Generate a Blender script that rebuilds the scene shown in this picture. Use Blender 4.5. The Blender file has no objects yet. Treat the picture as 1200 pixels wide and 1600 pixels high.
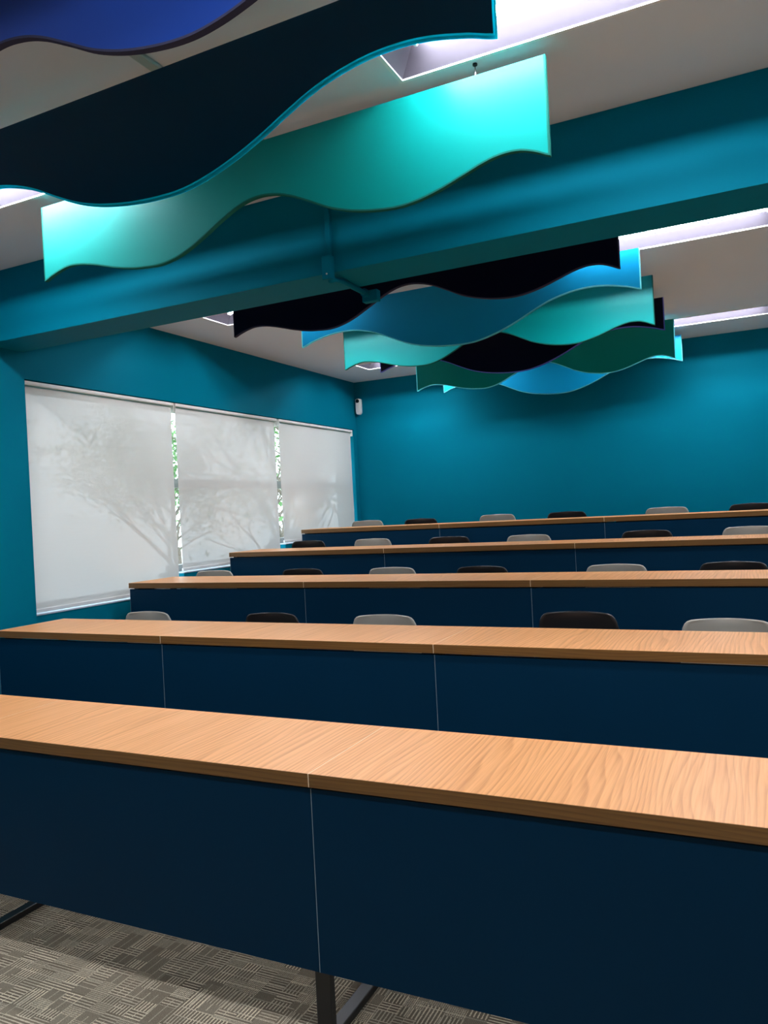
import bpy, bmesh, math, random
from mathutils import Vector, Matrix
random.seed(7)
S = bpy.context.scene
COL = S.collection

# ------------------------------------------------------------------ camera
FPX = 1211.75                       # focal length in pixels of the 1200x1600 frame
cam_d = bpy.data.cameras.new('camera'); cam = bpy.data.objects.new('camera', cam_d); COL.objects.link(cam)
cam_d.sensor_fit = 'VERTICAL'; cam_d.sensor_height = 24.0; cam_d.lens = FPX/1600*24.0
cam_d.clip_start = .02; cam_d.clip_end = 300
R_ = Vector((0.89938797, 0.43414867, -0.05114882)); U_ = Vector((0.04551442, 0.02337152, 0.99869025)); F_ = Vector((-0.43477547, 0.90053801, -0.00126004))
cam.matrix_world = Matrix(((R_.x, U_.x, -F_.x, 0), (R_.y, U_.y, -F_.y, 0), (R_.z, U_.z, -F_.z, 1.4336), (0, 0, 0, 1)))
S.camera = cam
# ------------------------------------------------------------------ world + exposure
SKY = 4.5
TUBE = 93.0
EXPOSURE = 0.38
w = bpy.data.worlds.new('daylight'); S.world = w; w.use_nodes = True
bg = w.node_tree.nodes['Background']; bg.inputs['Color'].default_value = (.80, .90, 1.0, 1); bg.inputs['Strength'].default_value = SKY
S.view_settings.view_transform = 'Standard'; S.view_settings.look = 'None'
S.view_settings.exposure = EXPOSURE; S.view_settings.gamma = 1; S.view_settings.use_curve_mapping = False

# ------------------------------------------------------------------ measured geometry
XW = -4.06        # inner face of window wall
XB = -4.085       # blinds
XC = -3.959       # column face
XR = 3.2          # right wall
YB = 7.7977       # back wall
YFW = -2.4        # front wall
H = 2.9018        # ceiling
BY0, BY1, BZ = 3.0345, 3.2989, 2.5051   # beam
ROWY = [1.7428, 2.886, 4.0676, 5.2146, 6.3539]
ROWZ = [.75, .887, 1.024, 1.1544, 1.2935]
DEP, W, T = .4609, 1.4211, .036

# ------------------------------------------------------------------ helpers
def box(bm, x0, x1, y0, y1, z0, z1):
    v = [bm.verts.new(p) for p in ((x0,y0,z0),(x1,y0,z0),(x1,y1,z0),(x0,y1,z0),(x0,y0,z1),(x1,y0,z1),(x1,y1,z1),(x0,y1,z1))]
    for f in ((0,3,2,1),(4,5,6,7),(0,1,5,4),(1,2,6,5),(2,3,7,6),(3,0,4,7)): bm.faces.new([v[i] for i in f])
    return v
def bxm(*a):
    bm = bmesh.new(); box(bm, *a); return bm
def bevel(bm, r, seg=2):
    bmesh.ops.bevel(bm, geom=list(bm.edges), offset=r, segments=seg, affect='EDGES', profile=.5, clamp_overlap=True); return bm
def mk(name, bm, mat, parent=None, loc=(0,0,0), smooth=False):
    bmesh.ops.recalc_face_normals(bm, faces=bm.faces)
    me = bpy.data.meshes.new(name); bm.to_mesh(me); bm.free()
    if smooth:
        for p in me.polygons: p.use_smooth = True
    o = bpy.data.objects.new(name, me); me.materials.append(mat); COL.objects.link(o)
    o.location = loc
    if parent: o.parent = parent
    return o
def thing(name, label, cat, loc=(0,0,0), rz=0, group=None):
    o = bpy.data.objects.new(name, None); o.empty_display_size = .1; COL.objects.link(o)
    o.location = loc; o.rotation_euler = (0,0,rz); o['label'] = label; o['category'] = cat
    if group: o['group'] = group
    return o
def tag(o, label, cat, group=None):
    o['label'] = label; o['category'] = cat
    if group: o['group'] = group
    return o
def struct(name, bm, mat, parent=None, label=None, **k):
    o = mk(name, bm, mat, parent, **k)
    if not parent: o['kind'] = 'structure'
    if label: o['label'] = label
    return o
def tube(bm, pts, r, n=12, caps=True):
    """round tube along a polyline; r a number or a list"""
    pts = [Vector(p) for p in pts]; rs = r if isinstance(r, (list, tuple)) else [r]*len(pts)
    rings = []
    d0 = (pts[1]-pts[0]).normalized(); a = d0.orthogonal().normalized()
    for i, p in enumerate(pts):
        if i == 0: d = pts[1]-pts[0]
        elif i == len(pts)-1: d = pts[-1]-pts[-2]
        else: d = (pts[i+1]-p).normalized()+(p-pts[i-1]).normalized()
        d.normalize(); a = (a-d*a.dot(d)).normalized(); b = d.cross(a)
        rings.append([bm.verts.new(p+(a*math.cos(t)+b*math.sin(t))*rs[i]) for t in [2*math.pi*k/n for k in range(n)]])
    for A, B in zip(rings, rings[1:]):
        for k in range(n): bm.faces.new((A[k], A[(k+1)%n], B[(k+1)%n], B[k]))
    if caps: bm.faces.new(rings[0][::-1]); bm.faces.new(rings[-1])
    return bm
def copy_tree(o, parent=None):
    c = o.copy(); COL.objects.link(c); c.parent = parent
    for ch in list(o.children): copy_tree(ch, c)
    return c

# ------------------------------------------------------------------ materials
class NB:
    def __init__(s, name):
        s.m = bpy.data.materials.new(name); s.m.use_nodes = True; s.t = s.m.node_tree; s.t.nodes.clear()
        s.out = s.t.nodes.new('ShaderNodeOutputMaterial')
    def n(s, ty, ins=None, **at):
        o = s.t.nodes.new(ty)
        for k, v in at.items(): setattr(o, k, v)
        for k, v in (ins or {}).items():
            if isinstance(v, bpy.types.NodeSocket): s.t.links.new(v, o.inputs[k])
            else: o.inputs[k].default_value = v
        return o
    def math(s, op, a, b=0.0, c=0.0): return s.n('ShaderNodeMath', {0: a, 1: b, 2: c}, operation=op).outputs[0]
    def noise(s, vec, scale, detail=2, rough=.5, dist=0):
        return s.n('ShaderNodeTexNoise', {'Vector': vec, 'Scale': scale, 'Detail': detail, 'Roughness': rough, 'Distortion': dist}).outputs[0]
    def mapping(s, vec, sc, loc=(0,0,0)): return s.n('ShaderNodeMapping', {'Vector': vec, 'Scale': sc, 'Location': loc}).outputs[0]
    def ramp(s, fac, stops):
        r = s.n('ShaderNodeValToRGB', {'Fac': fac}); e = r.color_ramp.elements
        while len(e) < len(stops): e.new(.5)
        for el, (p, c) in zip(e, stops): el.position = p; el.color = (*c, 1) if len(c) == 3 else c
        return r.outputs[0]
    def mix(s, f, a, b, blend='MIX'):
        r = s.n('ShaderNodeMix', data_type='RGBA', blend_type=blend)
        for i, v in ((0, f), (6, a), (7, b)):
            if isinstance(v, bpy.types.NodeSocket): s.t.links.new(v, r.inputs[i])
            else: r.inputs[i].default_value = v if i == 0 else (*v, 1)
        return r.outputs[2]
    def principled(s, col, rough=.5, **k):
        ins = {'Base Color': col if isinstance(col, bpy.types.NodeSocket) else (*col, 1), 'Roughness': rough}
        ins.update(k); p = s.n('ShaderNodeBsdfPrincipled', ins); s.t.links.new(p.outputs[0], s.out.inputs[0]); return p
    def bump(s, h, strength=.2, dist=.001): return s.n('ShaderNodeBump', {'Height': h, 'Strength': strength, 'Distance': dist}).outputs[0]
def pos(b): return b.n('ShaderNodeNewGeometry').outputs['Position']
def objc(b): return b.n('ShaderNodeTexCoord').outputs['Object']

def paint(name, col, rough=.5, var=.06, bump=.08, scale=90, spec=.5):
    b = NB(name); P = pos(b)
    n1 = b.noise(P, 1.7, 3); n2 = b.noise(P, scale, 3, .6)
    c = b.mix(n1, tuple(x*(1-var) for x in col), tuple(min(1, x*(1+var)) for x in col))
    b.principled(c, b.math('MULTIPLY_ADD', n2, .08, rough-.04), Normal=b.bump(n2, bump, .0015), **{'Specular IOR Level': spec}); return b.m
def plain(name, col, rough=.4, metal=0, spec=.5, var=.05):
    b = NB(name); n = b.noise(objc(b), 30, 3)
    c = b.mix(n, tuple(x*(1-var) for x in col), tuple(min(1, x*(1+var)) for x in col))
    b.principled(c, rough, Metallic=metal, **{'Specular IOR Level': spec}); return b.m

M = {}
TEAL = (.0003, .168, .257)
M['teal'] = paint('teal_wall_paint', TEAL, .6, spec=.03)
M['ceiling'] = paint('ceiling_paint', (.70, .75, .81), .7, .03, spec=.2)
M['white_wall'] = paint('front_wall_paint', (.55, .56, .56), .6, .03)
M['white'] = plain('white_metal', (.80, .80, .80), .35)
M['reflector'] = plain('satin_reflector', (.050, .046, .060), .45, 0, .25)
M['black_steel'] = plain('black_powder_coat', (.010, .010, .012), .38)
M['dark'] = plain('dark_plastic', (.012, .012, .014), .3)
M['lens'] = plain('lens_glass_black', (.004, .004, .006), .06)
M['navy_laminate'] = paint('navy_laminate', (.0005, .025, .062), .5, .08, .03, 200, .08)
M['pale_edge'] = plain('pale_edge_banding', (.95, .74, .50), .5)
M['grey_edge'] = plain('raw_panel_edge', (.22, .30, .36), .5)
M['chair_grey'] = plain('chair_warm_grey_plastic', (.42, .41, .37), .42)
M['chair_black'] = plain('chair_black_plastic', (.016, .016, .018), .36)
M['chrome'] = plain('chair_steel_leg', (.45, .45, .46), .25, 1)
M['glide'] = plain('rubber_glide', (.02, .02, .02), .7)
M['frame_alu'] = plain('window_frame_aluminium', (.20, .20, .20), .4, .3)

def tube_mat():
    b = NB('fluorescent_tube'); e = b.n('ShaderNodeEmission', {'Color': (.93, .95, 1.0, 1), 'Strength': TUBE})
    b.t.links.new(e.outputs[0], b.out.inputs[0]); return b.m
M['tube'] = tube_mat()

def wood(name, light, dark, seed, edge=False):
    b = NB(name)
    rnd = b.n('ShaderNodeObjectInfo').outputs['Random']
    off = b.n('ShaderNodeCombineXYZ', {'X': b.math('MULTIPLY', rnd, 37.0), 'Y': b.math('MULTIPLY', rnd, 11.0), 'Z': seed}).outputs[0]
    v = b.n('ShaderNodeVectorMath', {0: objc(b), 1: off}, operation='ADD').outputs[0]
    if edge: v = b.n('ShaderNodeMapping', {'Vector': v, 'Rotation': (0, 0, math.pi/2)}).outputs[0]
    sx = 1.0
    lo = b.noise(b.mapping(v, (5.0, .8, 5.0)), 1.0, 2, .45)
    xs = b.n('ShaderNodeSeparateXYZ', {0: v}).outputs
    ph = b.math('ADD', b.math('MULTIPLY', xs[0], 50.0) if not edge else b.math('MULTIPLY', xs[2], 90.0), b.math('MULTIPLY', lo, 11.0))
    ring = b.math('FRACT', ph)
    ringm = b.ramp(ring, [(0, (0,0,0)), (.5, (.25,.25,.25)), (.88, (1,1,1)), (1, (0,0,0))])
    fib = b.noise(b.mapping(v, (190, 3.2, 190)), 1.0, 3, .65)
    fibm = b.ramp(fib, [(.40, (0,0,0)), (.66, (1,1,1))])
    broad = b.noise(b.mapping(v, (9, .8, 9)), 1.0, 3)
    f1 = b.math('MULTIPLY', ringm, .55); f2 = b.math('MULTIPLY_ADD', fibm, .42, f1)
    f3 = b.math('MULTIPLY_ADD', broad, .3, b.math('SUBTRACT', f2, .15))
    fc = b.n('ShaderNodeClamp', {0: f3}).outputs[0]
    c = b.mix(fc, light, dark)
    b.principled(c, b.math('MULTIPLY_ADD', fib, .12, .34), Normal=b.bump(fib, .06, .0006), **{'Specular IOR Level': .45}); return b.m
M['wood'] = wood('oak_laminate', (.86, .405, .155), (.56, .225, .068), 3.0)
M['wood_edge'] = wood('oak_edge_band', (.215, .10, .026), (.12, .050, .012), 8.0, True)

def carpet():
    b = NB('patterned_loop_carpet'); P = pos(b); s = b.n('ShaderNodeSeparateXYZ', {0: P}).outputs
    def layer(cx, cy, sd):
        gx = b.math('FLOOR', b.math('DIVIDE', s[0], cx))
        sh = b.n('ShaderNodeTexWhiteNoise', {'Vector': b.n('ShaderNodeCombineXYZ', {'X': gx, 'Y': sd, 'Z': 1.0}).outputs[0]}, noise_dimensions='3D').outputs[0]
        gy = b.math('FLOOR', b.math('ADD', b.math('DIVIDE', s[1], cy), sh))
        wn = b.n('ShaderNodeTexWhiteNoise', {'Vector': b.n('ShaderNodeCombineXYZ', {'X': gx, 'Y': gy, 'Z': sd}).outputs[0]}, noise_dimensions='3D')
        return wn.outputs[0], b.n('ShaderNodeSeparateColor', {0: wn.outputs[1]}).outputs
    r1, c1 = layer(.062, .043, 2.0); r2, c2 = layer(.16, .11, 5.0)
    wob = b.math('MULTIPLY', b.noise(P, 160, 2), .0035)
    def stripes(ax, per, th): return b.math('GREATER_THAN', b.math('FRACT', b.math('DIVIDE', b.math('ADD', s[ax], wob), per)), th)
    sx = stripes(0, .0115, .62); sy = stripes(1, .0115, .62)
    fx = stripes(0, .0062, .5); fy = stripes(1, .0075, .45)
    chk = b.math('MULTIPLY', fx, fy)
    a = b.math('GREATER_THAN', r1, .5)
    st = b.math('ADD', b.math('MULTIPLY', sx, a), b.math('MULTIPLY', sy, b.math('SUBTRACT', 1.0, a)))
    on = b.math('LESS_THAN', c1[1], .66)
    st = b.math('MULTIPLY', st, on)
    ch = b.math('MULTIPLY', chk, b.math('GREATER_THAN', c1[1], .80))
    fine = b.noise(b.mapping(P, (500, 500, 500)), 1.0, 2, .7)
    thin = b.math('MULTIPLY', b.math('MULTIPLY', stripes(0, .0048, .55), .30), b.math('SUBTRACT', 1.0, on))
    long = b.math('MULTIPLY', b.math('ADD', b.math('MULTIPLY', stripes(0, .031, .90), b.math('GREATER_THAN', c2[1], .5)), b.math('MULTIPLY', stripes(1, .037, .92), b.math('LESS_THAN', c2[1], .5))), .8)
    patt = b.math('MAXIMUM', b.math('MAXIMUM', b.math('MAXIMUM', st, ch), thin), long)
    patt = b.math('MULTIPLY', patt, b.math('MULTIPLY_ADD', c1[2], .5, .5))
    patt = b.math('MULTIPLY', patt, b.ramp(fine, [(.3, (.35,.35,.35)), (.6, (1,1,1))]))
    base = b.mix(c2[0], (.15, .118, .085), (.25, .205, .15))
    base = b.mix(c1[0], base, (.20, .165, .12))
    base = b.mix(b.ramp(fine, [(.35, (0,0,0)), (.65, (1,1,1))]), base, (.055, .047, .038)) if False else base
    c = b.mix(patt, base, (1.0, .90, .68))
    c = b.mix(1.0, c, b.ramp(fine, [(.25, (.5,.5,.5)), (.65, (1.5,1.5,1.5))]), 'MULTIPLY')
    b.principled(c, .95, Normal=b.bump(b.math('ADD', fine, b.math('MULTIPLY', patt, .5)), .5, .003), **{'Specular IOR Level': .1}); return b.m
M['carpet'] = carpet()

def gloss_board(name, col, rough=.36, spec=.15, coat=.03):
    b = NB(name); P = pos(b); n = b.noise(b.mapping(P, (1, 1, 1)), 3, 2)
    c = b.mix(n, tuple(x*.95 for x in col), tuple(min(1, x*1.05) for x in col))
    b.principled(c, rough, **{'Specular IOR Level': spec, 'Coat Weight': coat, 'Coat Roughness': .22}); return b.m
def edge_mat(name, col, tr=.6):
    b = NB(name)
    n = b.noise(objc(b), 12, 2); c = b.mix(n, tuple(x*.96 for x in col), col)
    d = b.n('ShaderNodeBsdfDiffuse', {'Color': c}); t = b.n('ShaderNodeBsdfTranslucent', {'Color': c})
    mx = b.n('ShaderNodeMixShader', {0: tr, 1: d.outputs[0], 2: t.outputs[0]}); b.t.links.new(mx.outputs[0], b.out.inputs[0]); return b.m
M['b_royal'] = gloss_board('royal_blue_board', (.013, .052, .30))
M['b_petrol'] = gloss_board('petrol_navy_board', (.0003, .044, .095))
M['b_navy'] = gloss_board('midnight_navy_board', (.001, .001, .016))
M['b_aqua'] = gloss_board('aqua_green_board', (.002, .285, .262))
M['b_sky'] = gloss_board('sky_blue_board', (.002, .28, .55))
M['b_green'] = gloss_board('sea_green_board', (.0003, .275, .27))
M['e_dark'] = edge_mat('dark_board_edge', (.05, .05, .09), .0)
M['e_cyan'] = edge_mat('cyan_board_edge', (.02, .82, 1.0), .88)
M['e_green'] = edge_mat('green_board_edge', (.02, .16, .13), .2)
M['e_violet'] = edge_mat('violet_board_edge', (.36, .38, 1.0), .8)
M['e_ice'] = edge_mat('ice_board_edge', (.35, .95, 1.0), .8)

def blind_mat():
    b = NB('sunscreen_blind_fabric'); P = pos(b)
    s = b.mapping(P, (1, 1, 1)); n1 = b.noise(b.mapping(P, (1, 2.5, 260)), 1.0, 2); n2 = b.noise(P, 1.2, 2)
    c = b.mix(n1, (.68, .675, .655), (.74, .735, .715)); c = b.mix(n2, c, (.73, .73, .72))
    d = b.n('ShaderNodeBsdfDiffuse', {'Color': c}); t = b.n('ShaderNodeBsdfTranslucent', {'Color': (.42, .42, .40, 1)})
    m1 = b.n('ShaderNodeMixShader', {0: .10, 1: d.outputs[0], 2: t.outputs[0]})
    tr = b.n('ShaderNodeBsdfTransparent', {'Color': (1, 1, 1, 1)})
    m2 = b.n('ShaderNodeMixShader', {0: .034, 1: m1.outputs[0], 2: tr.outputs[0]}); b.t.links.new(m2.outputs[0], b.out.inputs[0]); return b.m
M['blind'] = blind_mat()
def glass_mat():
    b = NB('window_glass'); t = b.n('ShaderNodeBsdfTransparent', {'Color': (.93, .96, .95, 1)}); g = b.n('ShaderNodeBsdfGlossy', {'Roughness': .02})
    mx = b.n('ShaderNodeMixShader', {0: .05, 1: t.outputs[0], 2: g.outputs[0]})
    b.t.links.new(mx.outputs[0], b.out.inputs[0]); return b.m
M['glass'] = glass_mat()
M['bark'] = plain('tree_bark', (.10, .075, .055), .9, var=.3)
M['leaf'] = plain('tree_leaf', (.08, .22, .05), .6, var=.5)
M['ground'] = plain('grass_ground', (.10, .16, .06), .9, var=.4)

# ------------------------------------------------------------------ room shell
TIERS = [(YFW, 0.0)] + [(ROWY[i]-.14, ROWZ[i]-.75) for i in range(1, 5)]
bm = bmesh.new()
for i, (y, z) in enumerate(TIERS):
    y1 = TIERS[i+1][0] if i < 4 else YB
    a = [bm.verts.new((x, yy, z)) for x, yy in ((XW, y), (XR, y), (XR, y1), (XW, y1))]; bm.faces.new(a)
    if i < 4:
        z1 = TIERS[i+1][1]; bm.faces.new([bm.verts.new(q) for q in ((XW, y1, z), (XR, y1, z), (XR, y1, z1), (XW, y1, z1))])
bmesh.ops.remove_doubles(bm, verts=bm.verts, dist=1e-5)
struct('floor', bm, M['carpet'], label='grey brown patterned carpet floor stepping up in tiers')

# ceiling with rectangular openings for the recessed lights
LX = [(-3.553, -2.313), (-1.028, .212), (1.497, 2.737)]  # last column is out of view, added to light the right side
LY = [(.43, .73), (2.147, 2.447), (4.512, 4.811), (6.872, 7.172)]
xs = [XW-.25] + [v for p in LX for v in p] + [XR+.15]; ys = [YFW-.15] + [v for p in LY for v in p] + [YB+.15]
bm = bmesh.new()
for i in range(len(xs)-1):
    for j in range(len(ys)-1):
        if i % 2 == 1 and j % 2 == 1: continue
        bm.faces.new([bm.verts.new(q) for q in ((xs[i], ys[j], H), (xs[i+1], ys[j], H), (xs[i+1], ys[j+1], H), (xs[i], ys[j+1], H))])
bmesh.ops.remove_doubles(bm, verts=bm.verts, dist=1e-5)
r = bmesh.ops.extrude_face_region(bm, geom=list(bm.faces)); bmesh.ops.translate(bm, verts=[e for e in r['geom'] if isinstance(e, bmesh.types.BMVert)], vec=(0, 0, .13))
box(bm, XW-.25, XR+.15, YFW-.15, YB+.15, H+.131, H+.2)
struct('ceiling', bm, M['ceiling'])

struct('wall_back', bxm(XW-.25, XR+.15, YB, YB+.15, -.1, H), M['teal'])
struct('wall_right', bxm(XR, XR+.15, YFW-.15, YB, -.1, H), M['teal'])
struct('wall_front', bxm(XW-.25, XR, YFW-.15, YFW, -.1, H), M['white_wall'])
# window wall with one long opening whose sill steps up with the tiers
WZ1 = 2.366; SILL = [(BY1+.06, 4.768, .893), (4.768, 6.225, 1.028), (6.225, 7.722, 1.165)]
bm = bmesh.new(); x0, x1 = XW-.25, XW
box(bm, x0, x1, YFW, SILL[0][0], -.1, H); box(bm, x0, x1, SILL[2][1], YB, -.1, H)
box(bm, x0, x1, SILL[0][0], SILL[2][1], WZ1, H)
for a, b_, z in SILL: box(bm, x0, x1, a, b_, -.1, z)
struct('wall_left', bm, M['teal'])
M['sill'] = plain('painted_window_sill', (.50, .60, .70), .35)
for i, (a, b_, z) in enumerate(SILL):
    struct('trim_%d' % (i+1), bxm(XW-.20, XW+.004, a+.001, b_-.001, z+.0005, z+.008), M['sill'], label='thin pale window sill board under a blind')
# beam and column
struct('beam', bxm(XW, XR, BY0, BY1, BZ, H-.0005), M['teal'], label='teal painted concrete beam crossing the ceiling')
struct('column', bxm(XW+.0005, XC, BY0, BY1, -.05, BZ-.0005), M['teal'], label='teal painted column under the beam at the window wall')
# baseboards behind the desks
M['skirt'] = plain('dark_skirting', (.02, .05, .06), .5)
struct('baseboard_back', bxm(XW+.001, XR-.001, YB-.015, YB-.0005, ROWZ[4]-.7495, ROWZ[4]-.67), M['skirt'])

# windows: frames with mullions, glass panes, set in the opening
WX = -4.215
def window(i, y0, y1, z0, z1, muls, trans, jl=1, jr=1):
    fr = bmesh.new(); f = .05; d = .03
    if jl: box(fr, WX-d, WX+d, y0, y0+f, z0, z1)
    if jr: box(fr, WX-d, WX+d, y1-f, y1, z0, z1)
    y0 -= 0 if jl else f; y1 += 0 if jr else f
    box(fr, WX-d, WX+d, y0+f, y1-f, z0, z0+f); box(fr, WX-d, WX+d, y0+f, y1-f, z1-f, z1)
    for y in muls: box(fr, WX-d, WX+d, y-.035, y+.035, z0+f, z1-f)
    ed = [y0+f]+[v for y in muls for v in (y-.035, y+.035)]+[y1-f]
    for z in trans:
        for k in range(0, len(ed), 2): box(fr, WX-d, WX+d, ed[k], ed[k+1], z-.035, z+.035)
    o = struct('window_%d' % i, fr, M['frame_alu'])
    mk('window_pane', bxm(WX-.004, WX+.004, y0+f, y1-f, z0+f, z1-f), M['glass'], o)
window(1, SILL[0][0]+.002, 4.767, .903, WZ1-.002, [], [], 1, 0)
window(2, 4.769, 6.224, 1.038, WZ1-.002, [], [1.74], 0, 0)
window(3, 6.226, 7.72, 1.175, WZ1-.002, [7.0], [1.74], 0, 1)

# roller blinds
def blind(y0, y1, zb, label):
    t = thing('roller_blind', label, 'blind', (XB, (y0+y1)/2, zb), group='roller blinds on the window wall')
    h = (y1-y0)/2; top = 2.352-zb
    r = bmesh.new(); box(r, -.012, .022, -h, h, top-.016, top+.006); mk('head_rail', bevel(r, .002, 1), M['white'], t)
    rl = bmesh.new(); tube(rl, [(-.035, -h+.012, top-.03), (-.035, h-.012, top-.03)], .019, 20); mk('roller_tube', rl, M['white'], t, smooth=False)
    fb = bmesh.new(); n = 24; prev = None
    rows = []
    for k in range(n+1):
        z = .012+(top-.028-.012)*k/n
        rows.append([fb.verts.new((.004*math.sin(j*.9+k*.35)*.35+.001*math.sin(k*.5), -h+.010+(2*h-.020)*j/20, z)) for j in range(21)])
    for a, b_ in zip(rows, rows[1:]):
        for j in range(20): fb.faces.new((a[j], a[j+1], b_[j+1], b_[j]))
    mk('blind_fabric', fb, M['blind'], t, smooth=True)
    hb = bmesh.new(); box(hb, -.007, .009, -h+.008, h-.008, 0, .024); mk('bottom_rail', bevel(hb, .004, 2), M['white'], t)
    for sgn in (-1, 1):
        bk = bmesh.new(); y = sgn*(h+.0015); box(bk, -.045, .022, min(y, y+sgn*.004), max(y, y+sgn*.004), top-.062, top+.006); mk('bracket', bk, M['white'], t)
blind(3.375, 4.745, .908, 'light grey roller blind next to the bright teal column, the widest looking of three')
blind(4.772, 6.180, 1.043, 'light grey roller blind hanging between the two other blinds, bounded by both bright slits')
blind(6.230, 7.700, 1.180, 'light grey roller blind nearest the back corner with tree branches showing through')

# ------------------------------------------------------------------ recessed lights
def troffer():
    t = thing('ceiling_light', 'x', 'ceiling light', (0, 0, H))
    L, Wd, D = .62, .15, .10
    b = bmesh.new()      # housing: inner reflector shell with slopes
    lo = [(-L, -Wd, .001), (L, -Wd, .001), (L, Wd, .001), (-L, Wd, .001)]; hi = [(-L+.075, -Wd+.055, D), (L-.075, -Wd+.055, D), (L-.075, Wd-.055, D), (-L+.075, Wd-.055, D)]
    a = [b.verts.new(q) for q in lo]; c = [b.verts.new(q) for q in hi]
    for k in range(4): b.faces.new((a[k], a[(k+1) % 4], c[(k+1) % 4], c[k]))
    b.faces.new(c)
    mk('reflector', b, M['reflector'], t)
    fr = bmesh.new(); e = .014
    box(fr, -L-e, L+e, -Wd-e, -Wd, -.005, -.0005); box(fr, -L-e, L+e, Wd, Wd+e, -.005, -.0005); box(fr, -L-e, -L, -Wd, Wd, -.005, -.0005); box(fr, L, L+e, -Wd, Wd, -.005, -.0005)
    mk('trim_frame', fr, M['white'], t)
    r = bmesh.new(); box(r, -L+.08, L-.08, -.018, .018, .07, D-.001); mk('center_ridge', bevel(r, .008, 2), M['reflector'], t)
    for s in (-1, 1):
        tb = bmesh.new(); tube(tb, [(-L+.098, s*.052, .062), (L-.098, s*.052, .062)], .0135, 16); tb_o = mk('fluorescent_tube', tb, M['tube'], t, smooth=False)
        for e2 in (-1, 1):
            c = bmesh.new(); x = e2*(L-.09); box(c, x-.007, x+.007, s*.052-.017, s*.052+.017, .042, D-.001); mk('lamp_holder', bevel(c, .003, 1), M['white'], t)
    return t
tr0 = troffer()
xn = ['at the left', 'at the centre', 'added out of view at far right']
yn = ['front row behind the viewer', 'row in front of the teal beam', 'row just behind the teal beam', 'row closest to the back wall']
for j, (y0, y1) in enumerate(LY):
    for i, (x0, x1) in enumerate(LX):
        o = tr0 if (i, j) == (0, 0) else copy_tree(tr0)
        o.location = ((x0+x1)/2, (y0+y1)/2, H)
        o['label'] = 'recessed twin tube light %s, %s' % (xn[i], yn[j]); o['group'] = 'recessed fluorescent lights'

# ------------------------------------------------------------------ wave boards
PA = [(0,.530),(.04,.545),(.09,.560),(.145,.570),(.20,.568),(.26,.558),(.33,.540),(.41,.517),(.50,.497),(.58,.487),(.66,.483),(.74,.495),(.82,.522),(.90,.560),(.98,.601),(1.06,.635),(1.13,.650),(1.20,.648),(1.28,.628),(1.37,.587),(1.46,.542),(1.55,.512),(1.65,.493),(1.74,.487),(1.82,.496),(1.90,.516),(1.98,.543),(2.05,.566),(2.11,.577),(2.17,.574),(2.22,.557),(2.265,.536)]
PB = [(0,.598),(.07,.622),(.16,.645),(.25,.659),(.33,.663),(.42,.658),(.51,.638),(.60,.607),(.70,.560),(.80,.517),(.90,.488),(1.02,.468),(1.14,.459),(1.25,.462),(1.35,.482),(1.45,.514),(1.55,.556),(1.65,.604),(1.74,.642),(1.84,.668),(1.93,.680),(2.02,.680),(2.10,.669),(2.19,.647),(2.265,.623)]
def spline(P, n=6):
    o = []
    for i in range(len(P)-1):
        p0 = P[max(i-1, 0)]; p1 = P[i]; p2 = P[i+1]; p3 = P[min(i+2, len(P)-1)]
        for k in range(n):
            t = k/n
            def cr(a, b, c, d): return .5*((2*b)+(c-a)*t+(2*a-5*b+4*c-d)*t*t+(3*b-a-3*c+d)*t**3)
            o.append((p1[0]+(p2[0]-p1[0])*t, cr(p0[1], p1[1], p2[1], p3[1])))
    o.append(P[-1]); return o
TOPZ = .858; TH = .018; PXL = -2.81
def ribbon(bm, inner, outer, y0, y1):
    """closed solid band between two polylines (x,z), thickness y0..y1"""
    rings = []
    for (a, c) in zip(inner, outer):
        rings.append([bm.verts.new((a[0], y0, a[1])), bm.verts.new((c[0], y0, c[1])), bm.verts.new((c[0], y1, c[1])), bm.verts.new((a[0], y1, a[1]))])
    for A, B in zip(rings, rings[1:]):
        for k in range(4): bm.faces.new((A[k], A[(k+1) % 4], B[(k+1) % 4], B[k]))
    bm.faces.new(rings[0]); bm.faces.new(rings[-1][::-1])
def wave_board(y, prof, face, edge, label, group):
    t = thing('wave_board', label, 'ceiling panel', (PXL, y, 2.0), group=group)
    P = spline(prof); bm = bmesh.new()
    e = .006
    Q = [(e if i == 0 else (x-e if i == len(P)-1 else x), z) for i, (x, z) in enumerate(P)]
    top = [(x, TOPZ) for x, z in Q]; ribbon(bm, top, [(x, z+e) for x, z in Q], 0, TH); mk('board', bm, face, t)
    # edging wraps both ends and the wavy bottom
    inner = [(e, TOPZ)]+[(x, z+e) for x, z in Q]+[(2.265-e, TOPZ)]
    outer = [(0, TOPZ)]+[((0 if i == 0 else (2.265 if i == len(Q)-1 else x)), z) for i, (x, z) in enumerate(Q)]+[(2.265, TOPZ)]
    bm = bmesh.new(); ribbon(bm, inner, outer, -.0003, TH+.0003); mk('edge_band', bm, edge, t)
    for x in (.24, 2.03):
        hk = bmesh.new(); ztop = H-2.0-.001
        tube(hk, [(x, TH/2, TOPZ), (x, TH/2, ztop-.006)], .0016, 8); tube(hk, [(x, TH/2, ztop-.006), (x, TH/2, ztop)], .008, 12)
        tube(hk, [(x, TH/2, TOPZ+.0005), (x, TH/2, TOPZ+.012)], .005, 8)
        mk('hanging_hook', hk, M['dark'], t)
    return t
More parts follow.
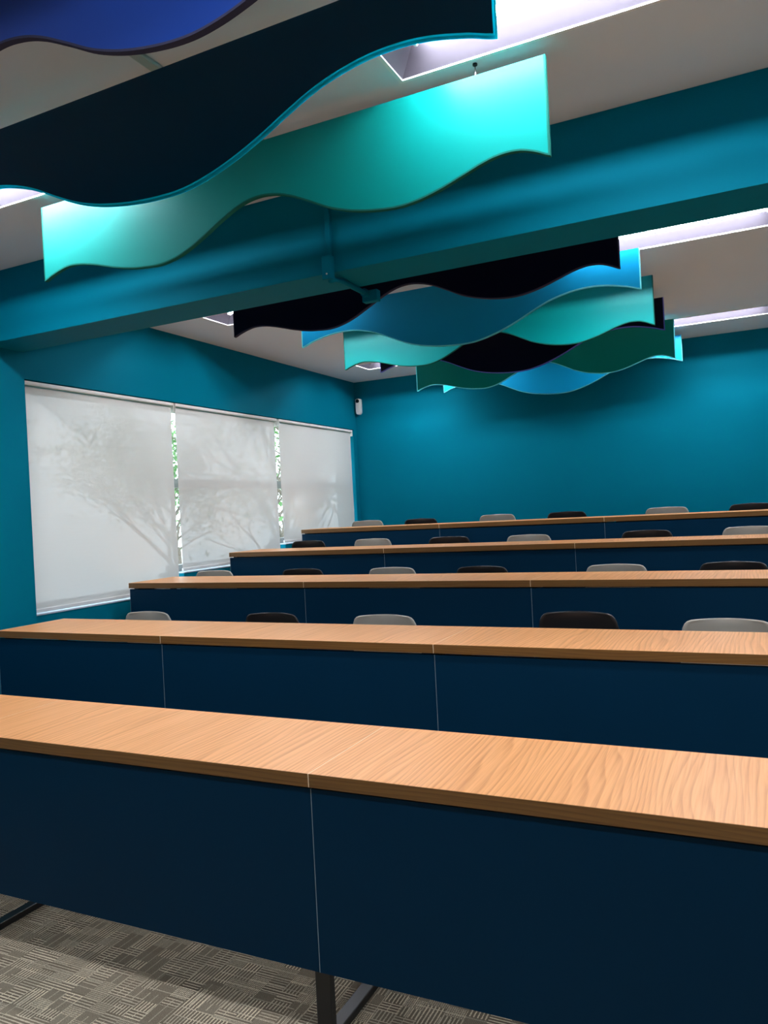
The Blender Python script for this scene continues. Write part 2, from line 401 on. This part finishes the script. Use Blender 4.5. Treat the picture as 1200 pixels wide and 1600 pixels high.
BOARDS = [
 (1.36, PA, 'b_royal', 'e_dark', 'royal blue wavy hanging board, the one cut off by the top left of the photo', 'front'),
 (1.92, PB, 'b_petrol', 'e_cyan', 'large dark petrol wavy board with a glowing cyan lower edge', 'front'),
 (2.475, PA, 'b_aqua', 'e_green', 'bright aqua green wavy board hanging in front of the teal beam', 'front'),
 (3.86, PA, 'b_navy', 'e_dark', 'midnight navy wavy board hanging right behind the beam, frontmost of the rear cluster', 'rear'),
 (4.645, PB, 'b_sky', 'e_ice', 'sky blue wavy board, second in the rear cluster behind the navy one', 'rear'),
 (5.26, PA, 'b_green', 'e_green', 'sea green wavy board just behind the larger sky blue board', 'rear'),
 (5.89, PB, 'b_navy', 'e_violet', 'midnight navy wavy board with violet edge between the two sea green boards', 'rear'),
 (6.66, PA, 'b_green', 'e_ice', 'sea green wavy board with pale edge, second from the back wall', 'rear'),
 (7.35, PB, 'b_sky', 'e_ice', 'sky blue wavy board closest to the back wall', 'rear')]
for y, pr, f, e, lab, g in BOARDS: wave_board(y, pr, M[f], M[e], lab, 'wavy boards of the %s ceiling cluster' % g)

# ------------------------------------------------------------------ conduit over the beam
t = thing('cable_conduit', 'teal painted cable conduit running down the beam face and under the beam', 'conduit', (-1.665, BY0, BZ))
c = bmesh.new(); zt = H-BZ-.001
box(c, -.012, .012, -.022, -.001, .045, zt); mk('vertical_duct', bevel(c, .003, 1), M['teal'], t)
c = bmesh.new(); box(c, -.03, .018, -.034, -.001, -.035, .07); mk('junction_box', bevel(c, .003, 1), M['teal'], t)
c = bmesh.new(); tube(c, [(.0, -.012, -.036), (.0, .02, -.026), (.0, .10, -.014), (.0, .335, -.014)], .0125, 14); mk('soffit_pipe', c, M['teal'], t, smooth=True)
c = bmesh.new(); tube(c, [(.0, .315, -.014), (.0, .34, -.014)], .02, 14); mk('pipe_coupling', c, M['teal'], t)
c = bmesh.new(); box(c, -.022, .06, .336, .375, -.055, .0); mk('end_box', bevel(c, .003, 1), M['teal'], t)
c = bmesh.new(); tube(c, [(-.004, -.037, -.012), (-.004, -.034, -.012)], .004, 8); mk('screw', c, M['white'], t)
M['duct'] = paint('ceiling_duct_paint', (.42, .50, .48), .6)
c = bmesh.new(); box(c, -.019, .019, -.8, .79, -.016, -.0005)
tag(mk('ceiling_duct', bevel(c, .005, 2), M['duct'], None, (-1.68, 2.22, H)), 'pale green cable duct fixed along the ceiling above the front boards', 'duct')

# ------------------------------------------------------------------ sensor in the corner
t = thing('wall_sensor', 'small white pill shaped sensor with black round lens high in the back corner', 'sensor', (-4.0, YB, 2.63))
def pill(hw, hh, d, n=12):
    bm = bmesh.new(); pts = []
    for k in range(n+1): a = math.pi*k/n; pts.append((hw*math.cos(a), hh-hw+hw*math.sin(a)*.35+hw*.65*0))
    for k in range(n+1): a = math.pi+math.pi*k/n; pts.append((hw*math.cos(a), -hh+hw+hw*math.sin(a)))
    A = [bm.verts.new((x, -.006, z)) for x, z in pts]; B = [bm.verts.new((x, -d, z)) for x, z in pts]; C_ = [bm.verts.new((x*.8, -d-.006, z*.94)) for x, z in pts]
    for U, V in ((A, B), (B, C_)):
        for k in range(len(U)): bm.faces.new((U[k], U[(k+1) % len(U)], V[(k+1) % len(U)], V[k]))
    bm.faces.new(A); bm.faces.new(C_[::-1]); return bm
mk('back_plate', bxm(-.03, .02, -.006, -.0005, -.09, .075), M['dark'], t)
mk('body', pill(.032, .10, .045), M['white'], t)
c = bmesh.new(); tube(c, [(0, -.05, .052), (0, -.060, .052)], .020, 24); mk('lens', c, M['lens'], t)
c = bmesh.new(); tube(c, [(0, -.059, .052), (0, -.0625, .052)], .009, 16); mk('lens_ring', c, M['dark'], t)
t.rotation_euler = (0, 0, .0)

# ------------------------------------------------------------------ desks
def desk(x0, x1, row, label, left_leg=True, right_leg=False):
    z = ROWZ[row]; y = ROWY[row]; fl = TIERS[row][1]; hgt = z-fl
    t = thing('desk', label, 'desk', (x0, y, fl), group='desks in the tiered rows')
    w = x1-x0-.0012; e = .0024
    top = bmesh.new(); box(top, e, w, .0012, DEP, hgt-T, hgt); mk('desktop', top, M['wood'], t)
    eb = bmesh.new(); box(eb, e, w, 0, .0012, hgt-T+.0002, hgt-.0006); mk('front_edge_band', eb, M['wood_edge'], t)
    se = bmesh.new(); box(se, 0, e, 0, DEP, hgt-T, hgt); o = mk('side_edge_band', se, M['pale_edge'], t); o['label'] = 'pale side edge'
    pz1 = hgt-T-.007; pz0 = .218
    mp = bmesh.new(); box(mp, .002, w, .010, .026, pz0, pz1); mk('modesty_panel', mp, M['navy_laminate'], t)
    pe = bmesh.new(); box(pe, 0, .002, .010, .026, pz0, pz1); o = mk('panel_edge', pe, M['grey_edge'], t); o['label'] = 'pale panel edge'
    sides = ([-.01 if x0 > -3.7 else .035] if left_leg else []) + ([w-.035] if right_leg else [])
    for cx in sides:
        for yy in (.050, DEP-.045):
            l = bmesh.new(); box(l, cx-.0235, cx+.0235, yy-.0125, yy+.0125, .026, hgt-T-.0255); mk('leg', bevel(l, .002, 1), M['black_steel'], t)
        f = bmesh.new(); box(f, cx-.02, cx+.02, .0375, DEP-.0325, .001, .0255); fo = mk('foot_bar', bevel(f, .002, 1), M['black_steel'], t)
        s = bmesh.new(); tube(s, [(cx, .315, .0257), (cx, .315, .0275)], .004, 8); mk('screw', s, M['dark'], fo)
        f = bmesh.new(); box(f, cx-.02, cx+.02, .0375, DEP-.0325, hgt-T-.025, hgt-T-.0005); mk('top_bar', bevel(f, .002, 1), M['black_steel'], t)
    rl = bmesh.new(); box(rl, .06, w-.06, .20, .23, hgt-T-.025, hgt-T-.0005); mk('cross_rail', rl, M['black_steel'], t)
    return t
rown = ['front row', 'second row', 'middle row', 'fourth row', 'rearmost row']
coln = ['nearest the window side', 'between its two neighbours', 'at the right side']
SEAM = [[-3.947, -2.526, -1.105, .316], [-3.785, -2.627, -1.206, .215]] + [[-3.9604+k*W for k in range(4)]]*3
for r_ in range(5):
    for k in range(3):
        desk(SEAM[r_][k], SEAM[r_][k+1], r_, 'wood topped navy fronted desk in the %s, %s' % (rown[r_], coln[k]), True, k == 2)

# ------------------------------------------------------------------ chairs
def chair_shell(part):
    """moulded shell: u across, v along the profile (seat front -> back top)"""
    prof = [(-.40, .425, .19), (-.385, .440, .205), (-.33, .447, .215), (-.24, .443, .22), (-.14, .436, .22), (-.07, .437, .215), (-.025, .455, .208), (.0, .49, .200), (.012, .54, .196), (.020, .60, .197), (.016, .66, .194), (.008, .715, .188), (.0, .748, .182), (-.003, .768, .172), (-.003, .779, .160), (-.002, .785, .142)]
    rng = prof[:8] if part == 'seat' else prof[7:]
    bm = bmesh.new(); n = 16; rows = []
    for (y, z, hw) in rng:
        r = []
        for j in range(n+1):
            u = -1+2*j/n
            back = z > .49
            dz = .018*abs(u)**3 if not back else 0
            dy = -.035*u*u*min(1, max(0, (z-.44)/.1))
            dzt = -.004*u*u if z > .74 else 0
            r.append(bm.verts.new((hw*u, y+dy, z+dz+dzt)))
        rows.append(r)
    for a, b_ in zip(rows, rows[1:]):
        for j in range(n): bm.faces.new((a[j], a[j+1], b_[j+1], b_[j]))
    bmesh.ops.recalc_face_normals(bm, faces=bm.faces)
    r = bmesh.ops.solidify(bm, geom=list(bm.faces), thickness=.007)
    return bm
def make_chair(kind):
    m = M['chair_grey'] if kind == 'grey' else M['chair_black']
    t = thing('shell_chair', 'x', 'chair')
    mk('seat', chair_shell('seat'), m, t, smooth=True); mk('backrest', chair_shell('back'), m, t, smooth=True)
    for sx in (-1, 1):
        for (yt, yb) in ((-.31, -.36), (-.10, .02)):
            l = bmesh.new(); tube(l, [(sx*.125, yt, .428), (sx*.145, yt, .40), (sx*.195, yb, .012)], [.009, .011, .010], 12); lg = mk('leg', l, M['chrome'], t, smooth=True)
            g = bmesh.new(); tube(g, [(sx*.195, yb, .001), (sx*.195, yb, .014)], .013, 12); mk('glide', g, M['glide'], lg)
    f = bmesh.new()
    tube(f, [(-.125, -.31, .420), (.125, -.31, .420)], .008, 10); tube(f, [(-.125, -.10, .420), (.125, -.10, .420)], .008, 10); mk('under_frame', f, M['chrome'], t)
    return t
CH = {1: ('GBGBG', [(-3.245,.777),(-2.378,.779),(-1.710,.777),(-.748,.803),(-.140,.780)]),
      2: ('GBGBGB', [(-3.679,.780),(-2.907,.783),(-2.212,.782),(-1.585,.781),(-.765,.780),(-.139,.784)]),
      3: ('BGBGBG', [(-3.550,.805),(-2.923,.803),(-2.239,.799),(-1.589,.793),(-.728,.797),(-.058,.80)]),
      4: ('GBGBGB', [(-3.546,.804),(-2.962,.799),(-2.189,.806),(-1.546,.802),(-.699,.802),(-.046,.802)])}
proto = {'G': make_chair('grey'), 'B': make_chair('black')}; usedp = set()
ordn = ['first', 'second', 'third', 'fourth', 'fifth', 'sixth']
for r_, (cols, lst) in CH.items():
    for k, (x, zz) in enumerate(lst):
        kk = cols[k]; o = proto[kk] if kk not in usedp else copy_tree(proto[kk]); usedp.add(kk)
        o.location = (x, ROWY[r_]+.625, TIERS[r_][1]); o.scale = (.95, 1, zz/.785); o.rotation_euler = (0, 0, random.uniform(-.04, .04))
        o['label'] = '%s plastic chair behind the %s of desks, %s from the windows' % ('pale grey' if kk == 'G' else 'black', rown[r_], ordn[k])
        o['group'] = 'shell chairs of the %s' % rown[r_]

# ------------------------------------------------------------------ outside
g = struct('ground', bxm(-45, XW-.30, -25, 35, -3.6, -3.5), M['ground'], label='grassy ground outside the windows')
def tree(x, y, hgt, seed, label, leaves=7):
    rnd = random.Random(seed); t = thing('garden_tree', label, 'tree', (x, y, -3.5), group='trees outside the windows')
    bm = bmesh.new(); tips = []
    def grow(p, d, r, l, lev):
        pts = [p]; q = p.copy(); dd = d.copy()
        for _ in range(4):
            dd = (dd+Vector((rnd.uniform(-.2, .2), rnd.uniform(-.2, .2), rnd.uniform(-.05, .12)))).normalized(); q = q+dd*l/4; pts.append(q.copy())
        tube(bm, pts, [r*(1-.12*i) for i in range(5)], 7)
        if lev == 0: tips.append(q); return
        for _ in range(4 if lev > 1 else 3):
            a = rnd.uniform(0, 6.28); nd = (dd+Vector((math.cos(a), math.sin(a), rnd.uniform(-.1, .5)))*.9).normalized()
            grow(pts[rnd.choice((2, 3, 4))], nd, r*.5, l*.68, lev-1)
        tips.append(q)
    grow(Vector((0, 0, 0)), Vector((0, 0, 1)), .16, hgt*.5, 4)
    mk('trunk', bm, M['bark'], t)
    lf = bmesh.new()
    for p in tips:
        for _ in range(leaves):
            c = p+Vector([rnd.gauss(0, .28) for _ in range(3)]); a = Vector([rnd.gauss(0, 1) for _ in range(3)]).normalized()*.09; b_ = a.orthogonal().normalized()*.045
            lf.faces.new([lf.verts.new(v) for v in (c-a, c-b_, c+a, c+b_)])
    mk('foliage', lf, M['leaf'], t)
tree(-17.0, 19.9, 8.5, 1, 'leafy tree seen through the slit between the first two blinds', 16)
tree(-9.0, 14.6, 8.5, 12, 'branching tree showing faintly through the rear blind', 2)
tree(-21.0, 32.5, 9.5, 5, 'tall tree seen through the slit beside the rear blind')
